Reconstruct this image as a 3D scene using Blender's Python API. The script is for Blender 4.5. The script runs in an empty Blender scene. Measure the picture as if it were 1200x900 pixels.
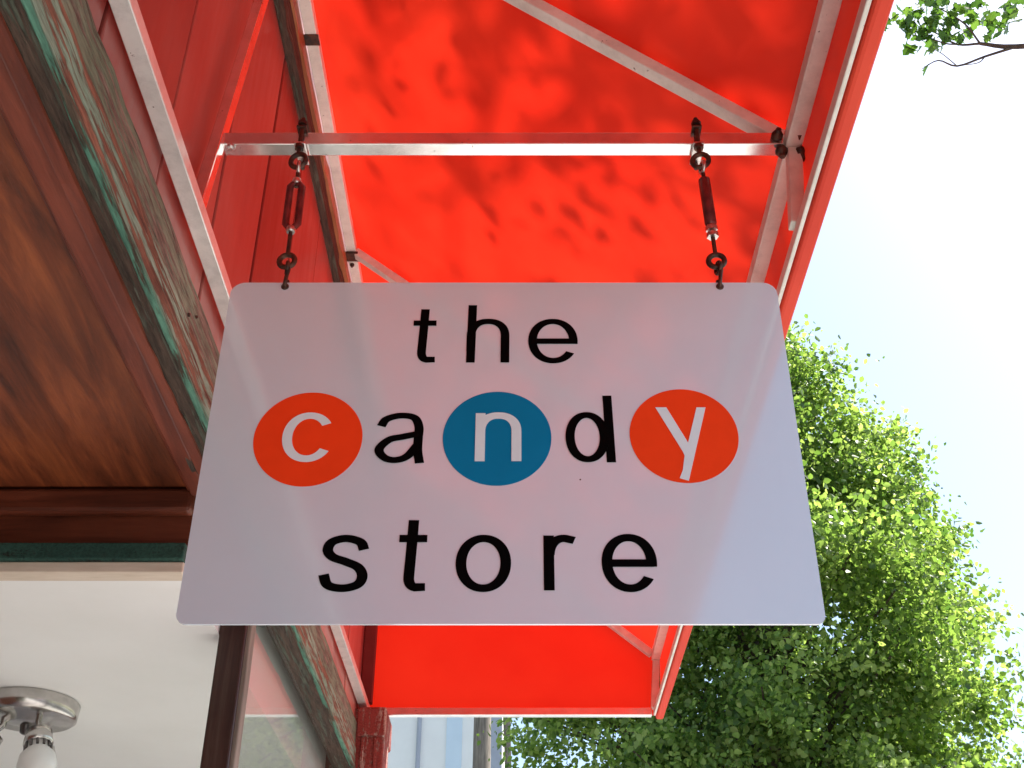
import bpy, bmesh, math, random
import numpy as np
from mathutils import Vector, Matrix

R = math.radians
random.seed(7)
rng = np.random.default_rng(11)
scene = bpy.context.scene
col = scene.collection
H = 1.6            # eye level; every z below is given above eye level

# ------------------------------------------------------------------ camera
cam_d = bpy.data.cameras.new('camera')
cam = bpy.data.objects.new('camera', cam_d)
col.objects.link(cam)
cam.location = (0, 0, H)
cam.rotation_euler = (R(90 + 33.2), 0, 0)
cam_d.sensor_width = 36.0
cam_d.lens = 36.0 * 1394 / 1200
cam_d.shift_x = -10 / 1200
cam_d.clip_start = 0.02
cam_d.clip_end = 3000
scene.camera = cam

# ------------------------------------------------------------------ sky and sun
SUN_EL, SUN_AZ = 55.0, 64.0        # azimuth from +Y, towards +X positive
world = bpy.data.worlds.new('World')
scene.world = world
world.use_nodes = True
wn, wl = world.node_tree.nodes, world.node_tree.links
wn.clear()
wo = wn.new('ShaderNodeOutputWorld')
bg = wn.new('ShaderNodeBackground')
sky = wn.new('ShaderNodeTexSky')
sky.sky_type = 'NISHITA'
sky.sun_disc = False
sky.sun_elevation = R(SUN_EL)
sky.sun_rotation = R(SUN_AZ)
sky.air_density = 1.0
sky.dust_density = 1.6
sky.ozone_density = 1.0
bg.inputs['Strength'].default_value = 0.12
wl.new(sky.outputs[0], bg.inputs['Color'])
wl.new(bg.outputs[0], wo.inputs['Surface'])

sun_d = bpy.data.lights.new('sun', 'SUN')
sun_d.energy = 5.0
sun_d.angle = R(0.53)
sun_d.color = (1.0, 0.95, 0.87)
sun = bpy.data.objects.new('sun', sun_d)
col.objects.link(sun)
SD = Vector((math.sin(R(SUN_AZ)) * math.cos(R(SUN_EL)), math.cos(R(SUN_AZ)) * math.cos(R(SUN_EL)), math.sin(R(SUN_EL))))
sun.rotation_euler = SD.to_track_quat('Z', 'Y').to_euler()
sun.location = SD * 60

scene.view_settings.view_transform = 'Standard'
scene.view_settings.look = 'None'
scene.view_settings.gamma = 1.0
scene.view_settings.exposure = 1.3
scene.cycles.max_bounces = 10
scene.cycles.diffuse_bounces = 6
scene.cycles.transparent_max_bounces = 16

# ------------------------------------------------------------------ material helpers
def new_mat(name):
    m = bpy.data.materials.new(name)
    m.use_nodes = True
    nt = m.node_tree
    nt.nodes.clear()
    out = nt.nodes.new('ShaderNodeOutputMaterial')
    return m, nt, out

def noise(nt, scale, stretch=(1, 1, 1), detail=6.0, rough=0.6, coord='Object', dist=0.0):
    tc = nt.nodes.new('ShaderNodeTexCoord')
    mp = nt.nodes.new('ShaderNodeMapping')
    mp.inputs['Scale'].default_value = stretch
    n = nt.nodes.new('ShaderNodeTexNoise')
    n.inputs['Scale'].default_value = scale
    n.inputs['Detail'].default_value = detail
    n.inputs['Roughness'].default_value = rough
    n.inputs['Distortion'].default_value = dist
    if coord == 'World':
        g = nt.nodes.new('ShaderNodeNewGeometry')
        nt.links.new(g.outputs['Position'], mp.inputs['Vector'])
    else:
        nt.links.new(tc.outputs[coord], mp.inputs['Vector'])
    nt.links.new(mp.outputs[0], n.inputs['Vector'])
    return n.outputs['Fac']

def ramp(nt, fac, stops, interp='LINEAR'):
    r = nt.nodes.new('ShaderNodeValToRGB')
    cr = r.color_ramp
    cr.interpolation = interp
    while len(cr.elements) > 1:
        cr.elements.remove(cr.elements[0])
    first = True
    for p, c in stops:
        c4 = (c[0], c[1], c[2], 1) if not isinstance(c, (int, float)) else (c, c, c, 1)
        if first:
            e = cr.elements[0]
            e.position = p
            first = False
        else:
            e = cr.elements.new(p)
        e.color = c4
    nt.links.new(fac, r.inputs['Fac'])
    return r.outputs['Color']

def mixc(nt, fac, a, b, mode='MIX'):
    n = nt.nodes.new('ShaderNodeMix')
    n.data_type = 'RGBA'
    n.blend_type = mode
    for sock, v in ((n.inputs[0], fac), (n.inputs[6], a), (n.inputs[7], b)):
        if hasattr(v, 'is_output'):
            nt.links.new(v, sock)
        elif isinstance(v, (int, float)):
            sock.default_value = v
        else:
            sock.default_value = (v[0], v[1], v[2], 1)
    return n.outputs[2]

def bump(nt, h, strength=0.3, dist=0.01):
    b = nt.nodes.new('ShaderNodeBump')
    b.inputs['Strength'].default_value = strength
    b.inputs['Distance'].default_value = dist
    nt.links.new(h, b.inputs['Height'])
    return b.outputs['Normal']

def principled(nt, color=None, rough=0.5, metal=0.0, spec=0.5, normal=None, coat=0.0):
    p = nt.nodes.new('ShaderNodeBsdfPrincipled')
    if color is not None:
        if hasattr(color, 'is_output'):
            nt.links.new(color, p.inputs['Base Color'])
        else:
            p.inputs['Base Color'].default_value = (*color, 1)
    if hasattr(rough, 'is_output'):
        nt.links.new(rough, p.inputs['Roughness'])
    else:
        p.inputs['Roughness'].default_value = rough
    p.inputs['Metallic'].default_value = metal
    p.inputs['Specular IOR Level'].default_value = spec
    p.inputs['Coat Weight'].default_value = coat
    if normal is not None:
        nt.links.new(normal, p.inputs['Normal'])
    return p

def simple(name, a, b=None, scale=8.0, rough=0.6, metal=0.0, spec=0.5, bmp=0.15, stretch=(1, 1, 1), coat=0.0):
    """colour a broken up towards b by noise, with fine relief"""
    m, nt, out = new_mat(name)
    if b is None:
        b = tuple(x * 0.75 for x in a)
    f = noise(nt, scale, stretch, coord='World')
    c = ramp(nt, f, [(0.35, b), (0.62, a)])
    f2 = noise(nt, scale * 9, stretch, coord='World')
    p = principled(nt, c, rough, metal, spec, bump(nt, f2, bmp, 0.003), coat)
    nt.links.new(p.outputs[0], out.inputs[0])
    return m

M = {}

def canvas_mat(name, a, b, trans):
    m, nt, out = new_mat(name)
    f = noise(nt, 2.2, (1, 1, 1), 5, 0.55, 'World')
    c = ramp(nt, f, [(0.35, b), (0.65, a)])
    weave = noise(nt, 700, (1, 1, 1), 2, 0.5, 'World')
    wr = noise(nt, 5.0, (1.0, 0.6, 1.0), 3, 0.5, 'World')
    add = nt.nodes.new('ShaderNodeMath'); add.operation = 'MULTIPLY_ADD'
    nt.links.new(weave, add.inputs[0]); add.inputs[1].default_value = 0.03
    nt.links.new(wr, add.inputs[2])
    nrm = bump(nt, add.outputs[0], 0.25, 0.02)
    p = principled(nt, c, 0.55, 0, 0.3, nrm)
    t = nt.nodes.new('ShaderNodeBsdfTranslucent')
    nt.links.new(c, t.inputs['Color']); nt.links.new(nrm, t.inputs['Normal'])
    mx = nt.nodes.new('ShaderNodeMixShader')
    mx.inputs[0].default_value = trans
    nt.links.new(p.outputs[0], mx.inputs[1]); nt.links.new(t.outputs[0], mx.inputs[2])
    nt.links.new(mx.outputs[0], out.inputs[0])
    return m

M['canvas'] = canvas_mat('red_canvas', (0.84, 0.034, 0.012), (0.78, 0.024, 0.009), 0.25)
M['hem'] = canvas_mat('red_canvas_hem', (0.80, 0.075, 0.035), (0.70, 0.05, 0.025), 0.15)

def frame_metal(name, metal, rough, ca, cb):
    m, nt, out = new_mat(name)
    f = noise(nt, 9, (1, 1, 1), 5, 0.6, 'World')
    c = ramp(nt, f, [(0.3, ca), (0.6, cb)])
    sp = noise(nt, 60, (1, 1, 1), 4, 0.65, 'World')
    spm = ramp(nt, sp, [(0.685, 0.0), (0.72, 1.0)])
    c = mixc(nt, spm, c, (0.07, 0.045, 0.035))
    grime = noise(nt, 26, (1, 1, 1), 6, 0.7, 'World')
    c = mixc(nt, 0.5, c, ramp(nt, grime, [(0.30, 0.62), (0.55, 1.0)]), 'MULTIPLY')
    p = principled(nt, c, rough, metal, 0.5)
    nt.links.new(p.outputs[0], out.inputs[0])
    return m
M['frame'] = frame_metal('satin_aluminium_frame', 0.93, 0.20, (0.82, 0.82, 0.80), (0.88, 0.88, 0.87))
M['frame_satin'] = frame_metal('worn_silver_frame', 0.40, 0.36, (0.74, 0.76, 0.73), (0.84, 0.85, 0.82))
M['frame_paint'] = frame_metal('off_white_frame_paint', 0.0, 0.45, (0.66, 0.64, 0.58), (0.78, 0.76, 0.70))

def peeling(name, paint_a, paint_b, wood_a, wood_b, cover, along=(20, 1.1, 20), rough=0.8):
    """old paint flaking off grey-brown timber, flakes drawn out along the length (Y)"""
    m, nt, out = new_mat(name)
    g1 = noise(nt, 4.0, along, 8, 0.68, 'World', 0.12)
    g2 = noise(nt, 16.0, (6, 0.45, 6), 6, 0.7, 'World', 0.15)
    g3 = noise(nt, 2.5, (1, 1, 1), 5, 0.6, 'World')
    paint = ramp(nt, g3, [(0.35, paint_a), (0.6, paint_b)])
    wood = ramp(nt, g2, [(0.3, wood_b), (0.52, wood_a), (0.75, tuple(min(1, x * 1.5) for x in wood_a))])
    s = nt.nodes.new('ShaderNodeMath'); s.operation = 'ADD'
    nt.links.new(g1, s.inputs[0])
    s2 = nt.nodes.new('ShaderNodeMath'); s2.operation = 'MULTIPLY'
    nt.links.new(g2, s2.inputs[0]); s2.inputs[1].default_value = 0.5
    nt.links.new(s2.outputs[0], s.inputs[1])
    mask = ramp(nt, s.outputs[0], [(cover - 0.03, 0.0), (cover + 0.03, 1.0)])
    c = mixc(nt, mask, wood, paint)
    fine = noise(nt, 60, (3, 0.3, 3), 4, 0.7, 'World')
    c = mixc(nt, 0.75, c, ramp(nt, fine, [(0.3, 0.35), (0.6, 1.0)]), 'MULTIPLY')
    hsum = nt.nodes.new('ShaderNodeMath'); hsum.operation = 'ADD'
    nt.links.new(mask, hsum.inputs[0]); nt.links.new(fine, hsum.inputs[1])
    p = principled(nt, c, rough, 0, 0.3, bump(nt, hsum.outputs[0], 0.7, 0.004))
    nt.links.new(p.outputs[0], out.inputs[0])
    return m

M['green_paint'] = peeling('peeling_green_paint', (0.22, 0.38, 0.29), (0.33, 0.47, 0.37), (0.30, 0.15, 0.10), (0.10, 0.05, 0.04), 0.755)
M['grey_green'] = peeling('weathered_grey_green', (0.17, 0.24, 0.17), (0.26, 0.32, 0.24), (0.30, 0.24, 0.20), (0.08, 0.06, 0.05), 0.73)
M['teal_edge'] = peeling('teal_lip_paint', (0.10, 0.25, 0.18), (0.15, 0.34, 0.25), (0.15, 0.10, 0.07), (0.05, 0.04, 0.03), 0.70)
M['dark_wood'] = peeling('dark_weathered_timber', (0.07, 0.09, 0.065), (0.12, 0.12, 0.09), (0.085, 0.055, 0.04), (0.02, 0.015, 0.012), 0.80)
M['dark_green'] = peeling('dark_green_board', (0.025, 0.075, 0.06), (0.04, 0.11, 0.085), (0.03, 0.04, 0.03), (0.012, 0.015, 0.012), 0.62, along=(1.2, 8, 14))

def varnish(name, a, b, c3, along):
    m, nt, out = new_mat(name)
    g = noise(nt, 3.0, along, 8, 0.65, 'World', 0.5)
    blot = noise(nt, 3.0, (1.6, 0.8, 1.6), 4, 0.5, 'World')
    cc = ramp(nt, g, [(0.28, b), (0.5, a), (0.72, c3)])
    cc = mixc(nt, 0.8, cc, ramp(nt, blot, [(0.3, 0.6), (0.65, 1.15)]), 'MULTIPLY')
    fine = noise(nt, 40, tuple(x * 0.6 for x in along), 4, 0.7, 'World')
    cc = mixc(nt, 0.25, cc, ramp(nt, fine, [(0.3, 0.5), (0.65, 1.1)]), 'MULTIPLY')
    p = principled(nt, cc, 0.42, 0, 0.4, bump(nt, fine, 0.25, 0.002))
    nt.links.new(p.outputs[0], out.inputs[0])
    return m
M['mahogany'] = varnish('varnished_brown_ply', (0.175, 0.042, 0.015), (0.055, 0.014, 0.006), (0.32, 0.085, 0.026), (8, 0.9, 8))
M['mahogany_trim'] = varnish('varnished_red_brown_trim', (0.17, 0.036, 0.018), (0.07, 0.015, 0.009), (0.26, 0.06, 0.03), (12, 0.9, 12))
M['mahogany_cross'] = varnish('varnished_cross_trim', (0.13, 0.03, 0.014), (0.06, 0.014, 0.007), (0.18, 0.045, 0.022), (0.9, 12, 12))
M['orange_wood'] = varnish('orange_brown_timber', (0.40, 0.13, 0.05), (0.16, 0.05, 0.02), (0.55, 0.22, 0.09), (12, 0.9, 12))
M['post_wood'] = varnish('dark_post_timber', (0.05, 0.022, 0.016), (0.016, 0.008, 0.006), (0.08, 0.05, 0.038), (12, 12, 0.8))

def red_boards():
    m, nt, out = new_mat('red_painted_board')
    f = noise(nt, 2.0, (1, 1.6, 0.5), 6, 0.6, 'World')
    c = ramp(nt, f, [(0.32, (0.46, 0.11, 0.095)), (0.55, (0.54, 0.19, 0.16)), (0.75, (0.60, 0.28, 0.24))])
    oi = nt.nodes.new('ShaderNodeObjectInfo')
    c = mixc(nt, 1.0, c, ramp(nt, oi.outputs['Random'], [(0.0, (0.42, 0.28, 0.28)), (0.5, (0.75, 0.6, 0.6)), (1.0, (1.1, 1.15, 1.15))]), 'MULTIPLY')
    st = noise(nt, 7.0, (4, 4, 0.4), 5, 0.6, 'World')
    c = mixc(nt, 0.35, c, ramp(nt, st, [(0.3, 0.7), (0.65, 1.1)]), 'MULTIPLY')
    p = principled(nt, c, ramp(nt, st, [(0.3, 0.28), (0.7, 0.45)]), 0, 0.5, bump(nt, st, 0.12, 0.003))
    nt.links.new(p.outputs[0], out.inputs[0])
    return m
M['red_board'] = red_boards()
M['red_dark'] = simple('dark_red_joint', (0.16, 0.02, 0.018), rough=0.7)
M['red_pilaster'] = peeling('flaking_red_pilaster', (0.30, 0.06, 0.05), (0.24, 0.045, 0.04), (0.58, 0.44, 0.38), (0.24, 0.10, 0.08), 0.70, along=(9, 9, 1.2))
M['plaster'] = simple('white_plaster', (0.87, 0.87, 0.86), (0.83, 0.83, 0.815), 3, 0.85, bmp=0.10)
M['cream'] = simple('cream_trim', (0.70, 0.60, 0.50), (0.58, 0.48, 0.38), 9, 0.7, stretch=(1, 5, 5))
M['sign_white'] = None
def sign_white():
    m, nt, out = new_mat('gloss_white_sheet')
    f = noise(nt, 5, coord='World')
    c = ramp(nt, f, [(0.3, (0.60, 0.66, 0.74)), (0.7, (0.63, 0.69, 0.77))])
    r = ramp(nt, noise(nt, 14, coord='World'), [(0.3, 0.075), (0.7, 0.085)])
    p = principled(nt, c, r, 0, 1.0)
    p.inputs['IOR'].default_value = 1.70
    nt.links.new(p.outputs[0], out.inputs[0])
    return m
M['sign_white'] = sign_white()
def vinyl(name, c):
    m, nt, out = new_mat(name)
    f = noise(nt, 20, coord='World')
    cc = ramp(nt, f, [(0.3, tuple(x * 0.93 for x in c)), (0.7, c)])
    p = principled(nt, cc, 0.4, 0, 0.02)
    nt.links.new(p.outputs[0], out.inputs[0])
    return m
M['black_vinyl'] = vinyl('black_vinyl', (0.002, 0.002, 0.002))
M['red_vinyl'] = vinyl('red_vinyl', (0.92, 0.06, 0.012))
M['blue_vinyl'] = vinyl('blue_vinyl', (0.006, 0.19, 0.38))
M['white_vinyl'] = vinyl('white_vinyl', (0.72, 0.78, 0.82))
M['zinc'] = simple('zinc_plated_steel', (0.70, 0.66, 0.64), (0.42, 0.36, 0.34), 60, 0.28, 0.95)
M['body_metal'] = simple('red_brown_coated_steel', (0.20, 0.05, 0.05), (0.09, 0.03, 0.03), 50, 0.33, 0.55)
M['dark_steel'] = simple('rusty_dark_steel', (0.035, 0.028, 0.026), (0.12, 0.05, 0.03), 70, 0.45, 0.6)
M['nickel'] = simple('brushed_nickel', (0.60, 0.58, 0.56), (0.50, 0.48, 0.46), 40, 0.22, 1.0, bmp=0.05)
M['socket'] = simple('dark_nickel', (0.16, 0.15, 0.145), (0.10, 0.09, 0.09), 40, 0.3, 0.9, bmp=0.05)
M['bulb'] = simple('frosted_bulb_glass', (0.72, 0.71, 0.69), (0.68, 0.67, 0.66), 10, 0.3, bmp=0.02)
M['concrete'] = simple('sidewalk_concrete', (0.50, 0.48, 0.45), (0.42, 0.40, 0.37), 3, 0.9)
M['asphalt'] = simple('asphalt', (0.06, 0.06, 0.062), (0.045, 0.045, 0.047), 5, 0.9)
M['earth'] = simple('grass_and_earth', (0.10, 0.12, 0.05), (0.12, 0.10, 0.07), 0.7, 0.95)
M['line'] = simple('road_paint', (0.78, 0.76, 0.70), (0.6, 0.6, 0.56), 9, 0.8)
M['white_stucco'] = simple('white_stucco', (0.92, 0.91, 0.88), (0.88, 0.87, 0.84), 2, 0.85)
M['pale_blue'] = simple('pale_blue_panel', (0.66, 0.78, 0.88), (0.62, 0.74, 0.84), 2, 0.7)
M['blue_grey'] = simple('blue_grey_trim', (0.42, 0.45, 0.52), (0.38, 0.40, 0.47), 3, 0.7)
M['grey_wood'] = simple('grey_pole_timber', (0.26, 0.22, 0.18), (0.13, 0.11, 0.09), 6, 0.9, stretch=(5, 5, 0.5))
M['roofing'] = simple('dark_roofing', (0.10, 0.10, 0.10), (0.07, 0.07, 0.07), 3, 0.9)
M['bark'] = simple('bark', (0.10, 0.075, 0.055), (0.05, 0.038, 0.03), 9, 0.9, stretch=(3, 3, 0.6), bmp=0.6)

def glass():
    m, nt, out = new_mat('window_glass')
    lw = nt.nodes.new('ShaderNodeLayerWeight'); lw.inputs['Blend'].default_value = 0.5
    pw = nt.nodes.new('ShaderNodeMath'); pw.operation = 'POWER'; pw.inputs[1].default_value = 5.0
    nt.links.new(lw.outputs['Facing'], pw.inputs[0])
    mul = nt.nodes.new('ShaderNodeMath'); mul.operation = 'MULTIPLY_ADD'
    nt.links.new(pw.outputs[0], mul.inputs[0]); mul.inputs[1].default_value = 0.60; mul.inputs[2].default_value = 0.03
    tr = nt.nodes.new('ShaderNodeBsdfTransparent'); tr.inputs[0].default_value = (0.93, 0.95, 0.94, 1)
    gl = nt.nodes.new('ShaderNodeBsdfGlossy'); gl.inputs['Roughness'].default_value = 0.015
    mx = nt.nodes.new('ShaderNodeMixShader')
    nt.links.new(mul.outputs[0], mx.inputs[0]); nt.links.new(tr.outputs[0], mx.inputs[1]); nt.links.new(gl.outputs[0], mx.inputs[2])
    nt.links.new(mx.outputs[0], out.inputs[0])
    return m
M['glass'] = glass()

def leaf_mat(name, dark, mid, light, trans=0.45):
    m, nt, out = new_mat(name)
    at = nt.nodes.new('ShaderNodeAttribute'); at.attribute_name = 'tone'
    c = ramp(nt, at.outputs['Fac'], [(0.0, dark), (0.5, mid), (1.0, light)])
    p = principled(nt, c, 0.42, 0, 0.45)
    t = nt.nodes.new('ShaderNodeBsdfTranslucent')
    tc = mixc(nt, 1.0, c, (1.45, 1.55, 0.85), 'MULTIPLY')
    nt.links.new(tc, t.inputs['Color'])
    mx = nt.nodes.new('ShaderNodeMixShader'); mx.inputs[0].default_value = trans
    nt.links.new(p.outputs[0], mx.inputs[1]); nt.links.new(t.outputs[0], mx.inputs[2])
    nt.links.new(mx.outputs[0], out.inputs[0])
    return m
M['leaf'] = leaf_mat('maple_foliage', (0.06, 0.12, 0.03), (0.18, 0.27, 0.07), (0.38, 0.47, 0.17), 0.60)
M['leaf_near'] = leaf_mat('street_tree_foliage', (0.05, 0.11, 0.02), (0.08, 0.16, 0.03), (0.12, 0.20, 0.04), 0.5)

# ------------------------------------------------------------------ mesh helpers
ORG = {}          # world origin of every object that can be a parent

def thing(name, base, label, cat, group=None):
    o = bpy.data.objects.new(name, None)
    col.objects.link(o)
    o.empty_display_size = 0.1
    w = Vector((base[0], base[1], base[2] + H))
    o.location = w
    ORG[o.name] = w
    o['label'] = label
    o['category'] = cat
    if group:
        o['group'] = group
    return o

class MB:
    """collects vertices and faces for ONE mesh object"""
    def __init__(s):
        s.v, s.f, s.sm = [], [], []
    def add(s, vs, fs, smooth=False):
        b = len(s.v)
        s.v += [Vector(p) for p in vs]
        s.f += [tuple(b + i for i in f) for f in fs]
        s.sm += [smooth] * len(fs)
        return s
    def box(s, x0, x1, y0, y1, z0, z1, bev=0.0):
        if bev <= 0:
            vs = [(x, y, z) for z in (z0, z1) for y in (y0, y1) for x in (x0, x1)]
            fs = [(0, 2, 3, 1), (4, 5, 7, 6), (0, 1, 5, 4), (2, 6, 7, 3), (0, 4, 6, 2), (1, 3, 7, 5)]
            return s.add(vs, fs)
        bm = bmesh.new()
        bmesh.ops.create_cube(bm, size=1.0)
        for v in bm.verts:
            v.co = Vector(((x0 + x1) / 2 + v.co.x * (x1 - x0), (y0 + y1) / 2 + v.co.y * (y1 - y0), (z0 + z1) / 2 + v.co.z * (z1 - z0)))
        bmesh.ops.bevel(bm, geom=bm.edges[:], offset=bev, segments=2, profile=0.5, affect='EDGES')
        bm.verts.index_update()
        s.add([v.co.copy() for v in bm.verts], [tuple(v.index for v in f.verts) for f in bm.faces])
        bm.free()
        return s
    def bar(s, a, b, w, h, up=(0, 0, 1), bev=0.002):
        """square tube from a to b, w across, h along 'up'"""
        a, b = Vector(a), Vector(b)
        d = (b - a); L = d.length; d.normalize()
        u = Vector(up); u = (u - d * u.dot(d)).normalized()
        r = d.cross(u)
        t = MB().box(-w / 2, w / 2, 0, L, -h / 2, h / 2, bev)
        s.add([a + r * p.x + d * p.y + u * p.z for p in t.v], t.f)
        return s
    def tube(s, pts, rad, n=10, closed=False, caps=True):
        pts = [Vector(p) for p in pts]
        m = len(pts)
        rad = rad if isinstance(rad, (list, tuple)) else [rad] * m
        vs, fs = [], []
        ref = None
        for i, p in enumerate(pts):
            if closed:
                d = pts[(i + 1) % m] - pts[i - 1]
            else:
                d = pts[min(i + 1, m - 1)] - pts[max(i - 1, 0)]
            d.normalize()
            if ref is None:
                ref = Vector((1, 0, 0)) if abs(d.x) < 0.8 else Vector((0, 0, 1))
            u = (ref - d * ref.dot(d)).normalized()
            ref = u
            r = d.cross(u)
            for k in range(n):
                an = 2 * math.pi * k / n
                vs.append(p + (u * math.cos(an) + r * math.sin(an)) * rad[i])
        rings = m if closed else m - 1
        for i in range(rings):
            for k in range(n):
                a, b = i * n + k, i * n + (k + 1) % n
                c, d2 = ((i + 1) % m) * n + (k + 1) % n, ((i + 1) % m) * n + k
                fs.append((a, b, c, d2))
        s.add(vs, fs, True)
        if caps and not closed:
            s.add(vs[:n], [tuple(range(n - 1, -1, -1))])
            s.add(vs[-n:], [tuple(range(n))])
        return s
    def lathe(s, axis_pt, axis, prof, n=40):
        """prof: (distance along the axis, radius)"""
        a = Vector(axis).normalized()
        u = a.orthogonal().normalized(); r = a.cross(u)
        vs, fs = [], []
        for (t, rad) in prof:
            for k in range(n):
                an = 2 * math.pi * k / n
                vs.append(Vector(axis_pt) + a * t + (u * math.cos(an) + r * math.sin(an)) * rad)
        for i in range(len(prof) - 1):
            for k in range(n):
                fs.append((i * n + k, i * n + (k + 1) % n, (i + 1) * n + (k + 1) % n, (i + 1) * n + k))
        s.add(vs, fs, True)
        s.add(vs[:n], [tuple(range(n - 1, -1, -1))])
        s.add(vs[-n:], [tuple(range(n))])
        return s
    def prism(s, poly, y0, y1):
        """poly in XZ, extruded along Y"""
        n = len(poly)
        vs = [(x, y0, z) for x, z in poly] + [(x, y1, z) for x, z in poly]
        fs = [tuple(range(n)), tuple(range(2 * n - 1, n - 1, -1))]
        fs += [(i, n + i, n + (i + 1) % n, (i + 1) % n) for i in range(n)]
        return s.add(vs, fs)
    def mesh(s, name, origin=None):
        me = bpy.data.meshes.new(name)
        o = origin or Vector((0, 0, 0))
        me.from_pydata([tuple(p - o) for p in s.v], [], s.f)
        me.polygons.foreach_set('use_smooth', s.sm)
        bm = bmesh.new(); bm.from_mesh(me)
        bmesh.ops.recalc_face_normals(bm, faces=bm.faces[:])
        bm.to_mesh(me); bm.free()
        me.update()
        return me
    def build(s, name, mat, parent=None, kind=None, label=None, cat=None, group=None):
        xs = np.array([tuple(p) for p in s.v])
        c = Vector((xs.min(0) + xs.max(0)) / 2)
        me = s.mesh(name, c)
        me.materials.append(M[mat])
        return place(name, me, c, parent, kind, label, cat, group)

def place(name, me, c, parent=None, kind=None, label=None, cat=None, group=None):
    """link a mesh whose own origin stands at c (z above eye level)"""
    o = bpy.data.objects.new(name, me)
    col.objects.link(o)
    w = Vector((c[0], c[1], c[2] + H))
    if parent is not None:
        o.parent = parent
        o.location = w - ORG[parent.name]
    else:
        o.location = w
    ORG[o.name] = w
    for k, v in (('kind', kind), ('label', label), ('category', cat), ('group', group)):
        if v:
            o[k] = v
    return o

# ------------------------------------------------------------------ setting: ground, pavement, road
G = -H
MB().add([(-400, -400, G - 0.16), (400, -400, G - 0.16), (400, 400, G - 0.16), (-400, 400, G - 0.16)], [(0, 1, 2, 3)]).build('ground', 'earth', kind='structure')
pv = MB().box(-3.4, 3.0, -30, 60, G - 0.155, G - 0.008).build('pavement', 'concrete', kind='structure')
slab = MB().box(0, 1.5, 0, 1.49, 0, 0.008).mesh('slab'); slab.materials.append(M['concrete'])
for i in range(4):
    for j in range(-4, 14):
        place('slab', slab, (-3.1 + i * 1.515, j * 1.505, G - 0.008), pv)
MB().box(3.0, 3.16, -30, 60, G - 0.155, G + 0.002, 0.01).build('kerb', 'concrete', kind='structure')
MB().add([(3.16, -60, G - 0.13), (11.0, -60, G - 0.13), (11.0, 90, G - 0.13), (3.16, 90, G - 0.13)], [(0, 1, 2, 3)]).build('road', 'asphalt', kind='structure')
mk = MB()
for j in range(-8, 14):
    y = j * 6.0
    mk.add([(7.02, y, G - 0.126), (7.14, y, G - 0.126), (7.14, y + 2.5, G - 0.126), (7.02, y + 2.5, G - 0.126)], [(0, 1, 2, 3)])
mk.build('road_marking', 'line', kind='structure')
MB().box(11.0, 14.0, -30, 60, G - 0.155, G, 0.01).build('far_pavement', 'concrete', kind='structure')

# ------------------------------------------------------------------ shop building
YE = 4.22                       # far end of the awning
shop = thing('shop_building', (-2.0, 1.5, G), 'shop with red boarded wall, peeling green cornice and brown wooden entry soffit', 'building')
XW = -0.575
uw = MB().box(-0.80, XW - 0.016, -4.0, 4.234, 1.263, 3.0).build('upper_wall', 'red_dark', shop)
bmesh_board = MB().box(-0.008, 0.008, 0.005, 0.295, -0.50, 0.50, 0.003).mesh('board')
bmesh_board.materials.append(M['red_board'])
for k in range(-13, 11):
    place('board', bmesh_board, (XW - 0.008 + random.uniform(-0.0015, 0.0015), 1.10 + 0.3 * k, 1.77), uw)
# cornice: built-up timber mouldings running along the shopfront
cor = MB().box(-0.605, -0.600, -4.0, 4.06, 1.100, 1.262).build('cornice', 'dark_wood', shop)

def rough_strip(x0, x1, z0, z1, y0, y1, amp, seg=120):
    """a long weathered strip: its edges wander and are nicked along the length"""
    t = MB()
    vs, fs = [], []
    ph = [random.uniform(0, 6.28) for _ in range(8)]
    for i in range(seg + 1):
        y = y0 + (y1 - y0) * i / seg
        def w(k):
            n = math.sin(y * 3.1 + ph[k]) * 0.5 + math.sin(y * 9.7 + ph[k + 1]) * 0.3 + random.uniform(-1, 1) * 0.45
            if random.random() < 0.07:
                n -= 2.2
            return n * amp
        vs += [(x0, y, z0 + w(0)), (x1 + w(1), y, z0 + w(2)), (x1 + w(3), y, z1 + w(4)), (x0, y, z1 + w(5))]
    for i in range(seg):
        a = i * 4
        for k in range(4):
            fs.append((a + k, a + (k + 1) % 4, a + 4 + (k + 1) % 4, a + 4 + k))
    fs += [(0, 1, 2, 3), (seg * 4 + 3, seg * 4 + 2, seg * 4 + 1, seg * 4)]
    return t.add(vs, fs)
rough_strip(-0.600, -0.562, 1.186, 1.264, -3.9, 4.055, 0.0016).build('fascia_board', 'grey_green', cor)
rough_strip(-0.600, -0.558, 1.111, 1.182, -3.9, 4.055, 0.0016).build('moulding', 'green_paint', cor)
rough_strip(-0.600, -0.5555, 1.1005, 1.1085, -3.9, 4.055, 0.0010).build('lip_moulding', 'teal_edge', cor)
rough_strip(-0.618, -0.566, 1.088, 1.0985, -3.9, 4.055, 0.0014).build('bed_moulding', 'dark_wood', cor)
rough_strip(-0.604, -0.586, 1.079, 1.0865, -3.9, 2.43, 0.0010).build('inner_moulding', 'mahogany_trim', cor)
for (y, z, r) in ((0.92, 1.212, 0.004), (1.62, 1.20, 0.0035), (1.66, 1.225, 0.003), (2.9, 1.215, 0.004)):
    MB().lathe((-0.5625, y, z), (1, 0, 0), [(0, r), (0.003, r), (0.004, r * 0.6)], 12).build('nail_head', 'dark_steel', cor)

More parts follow.
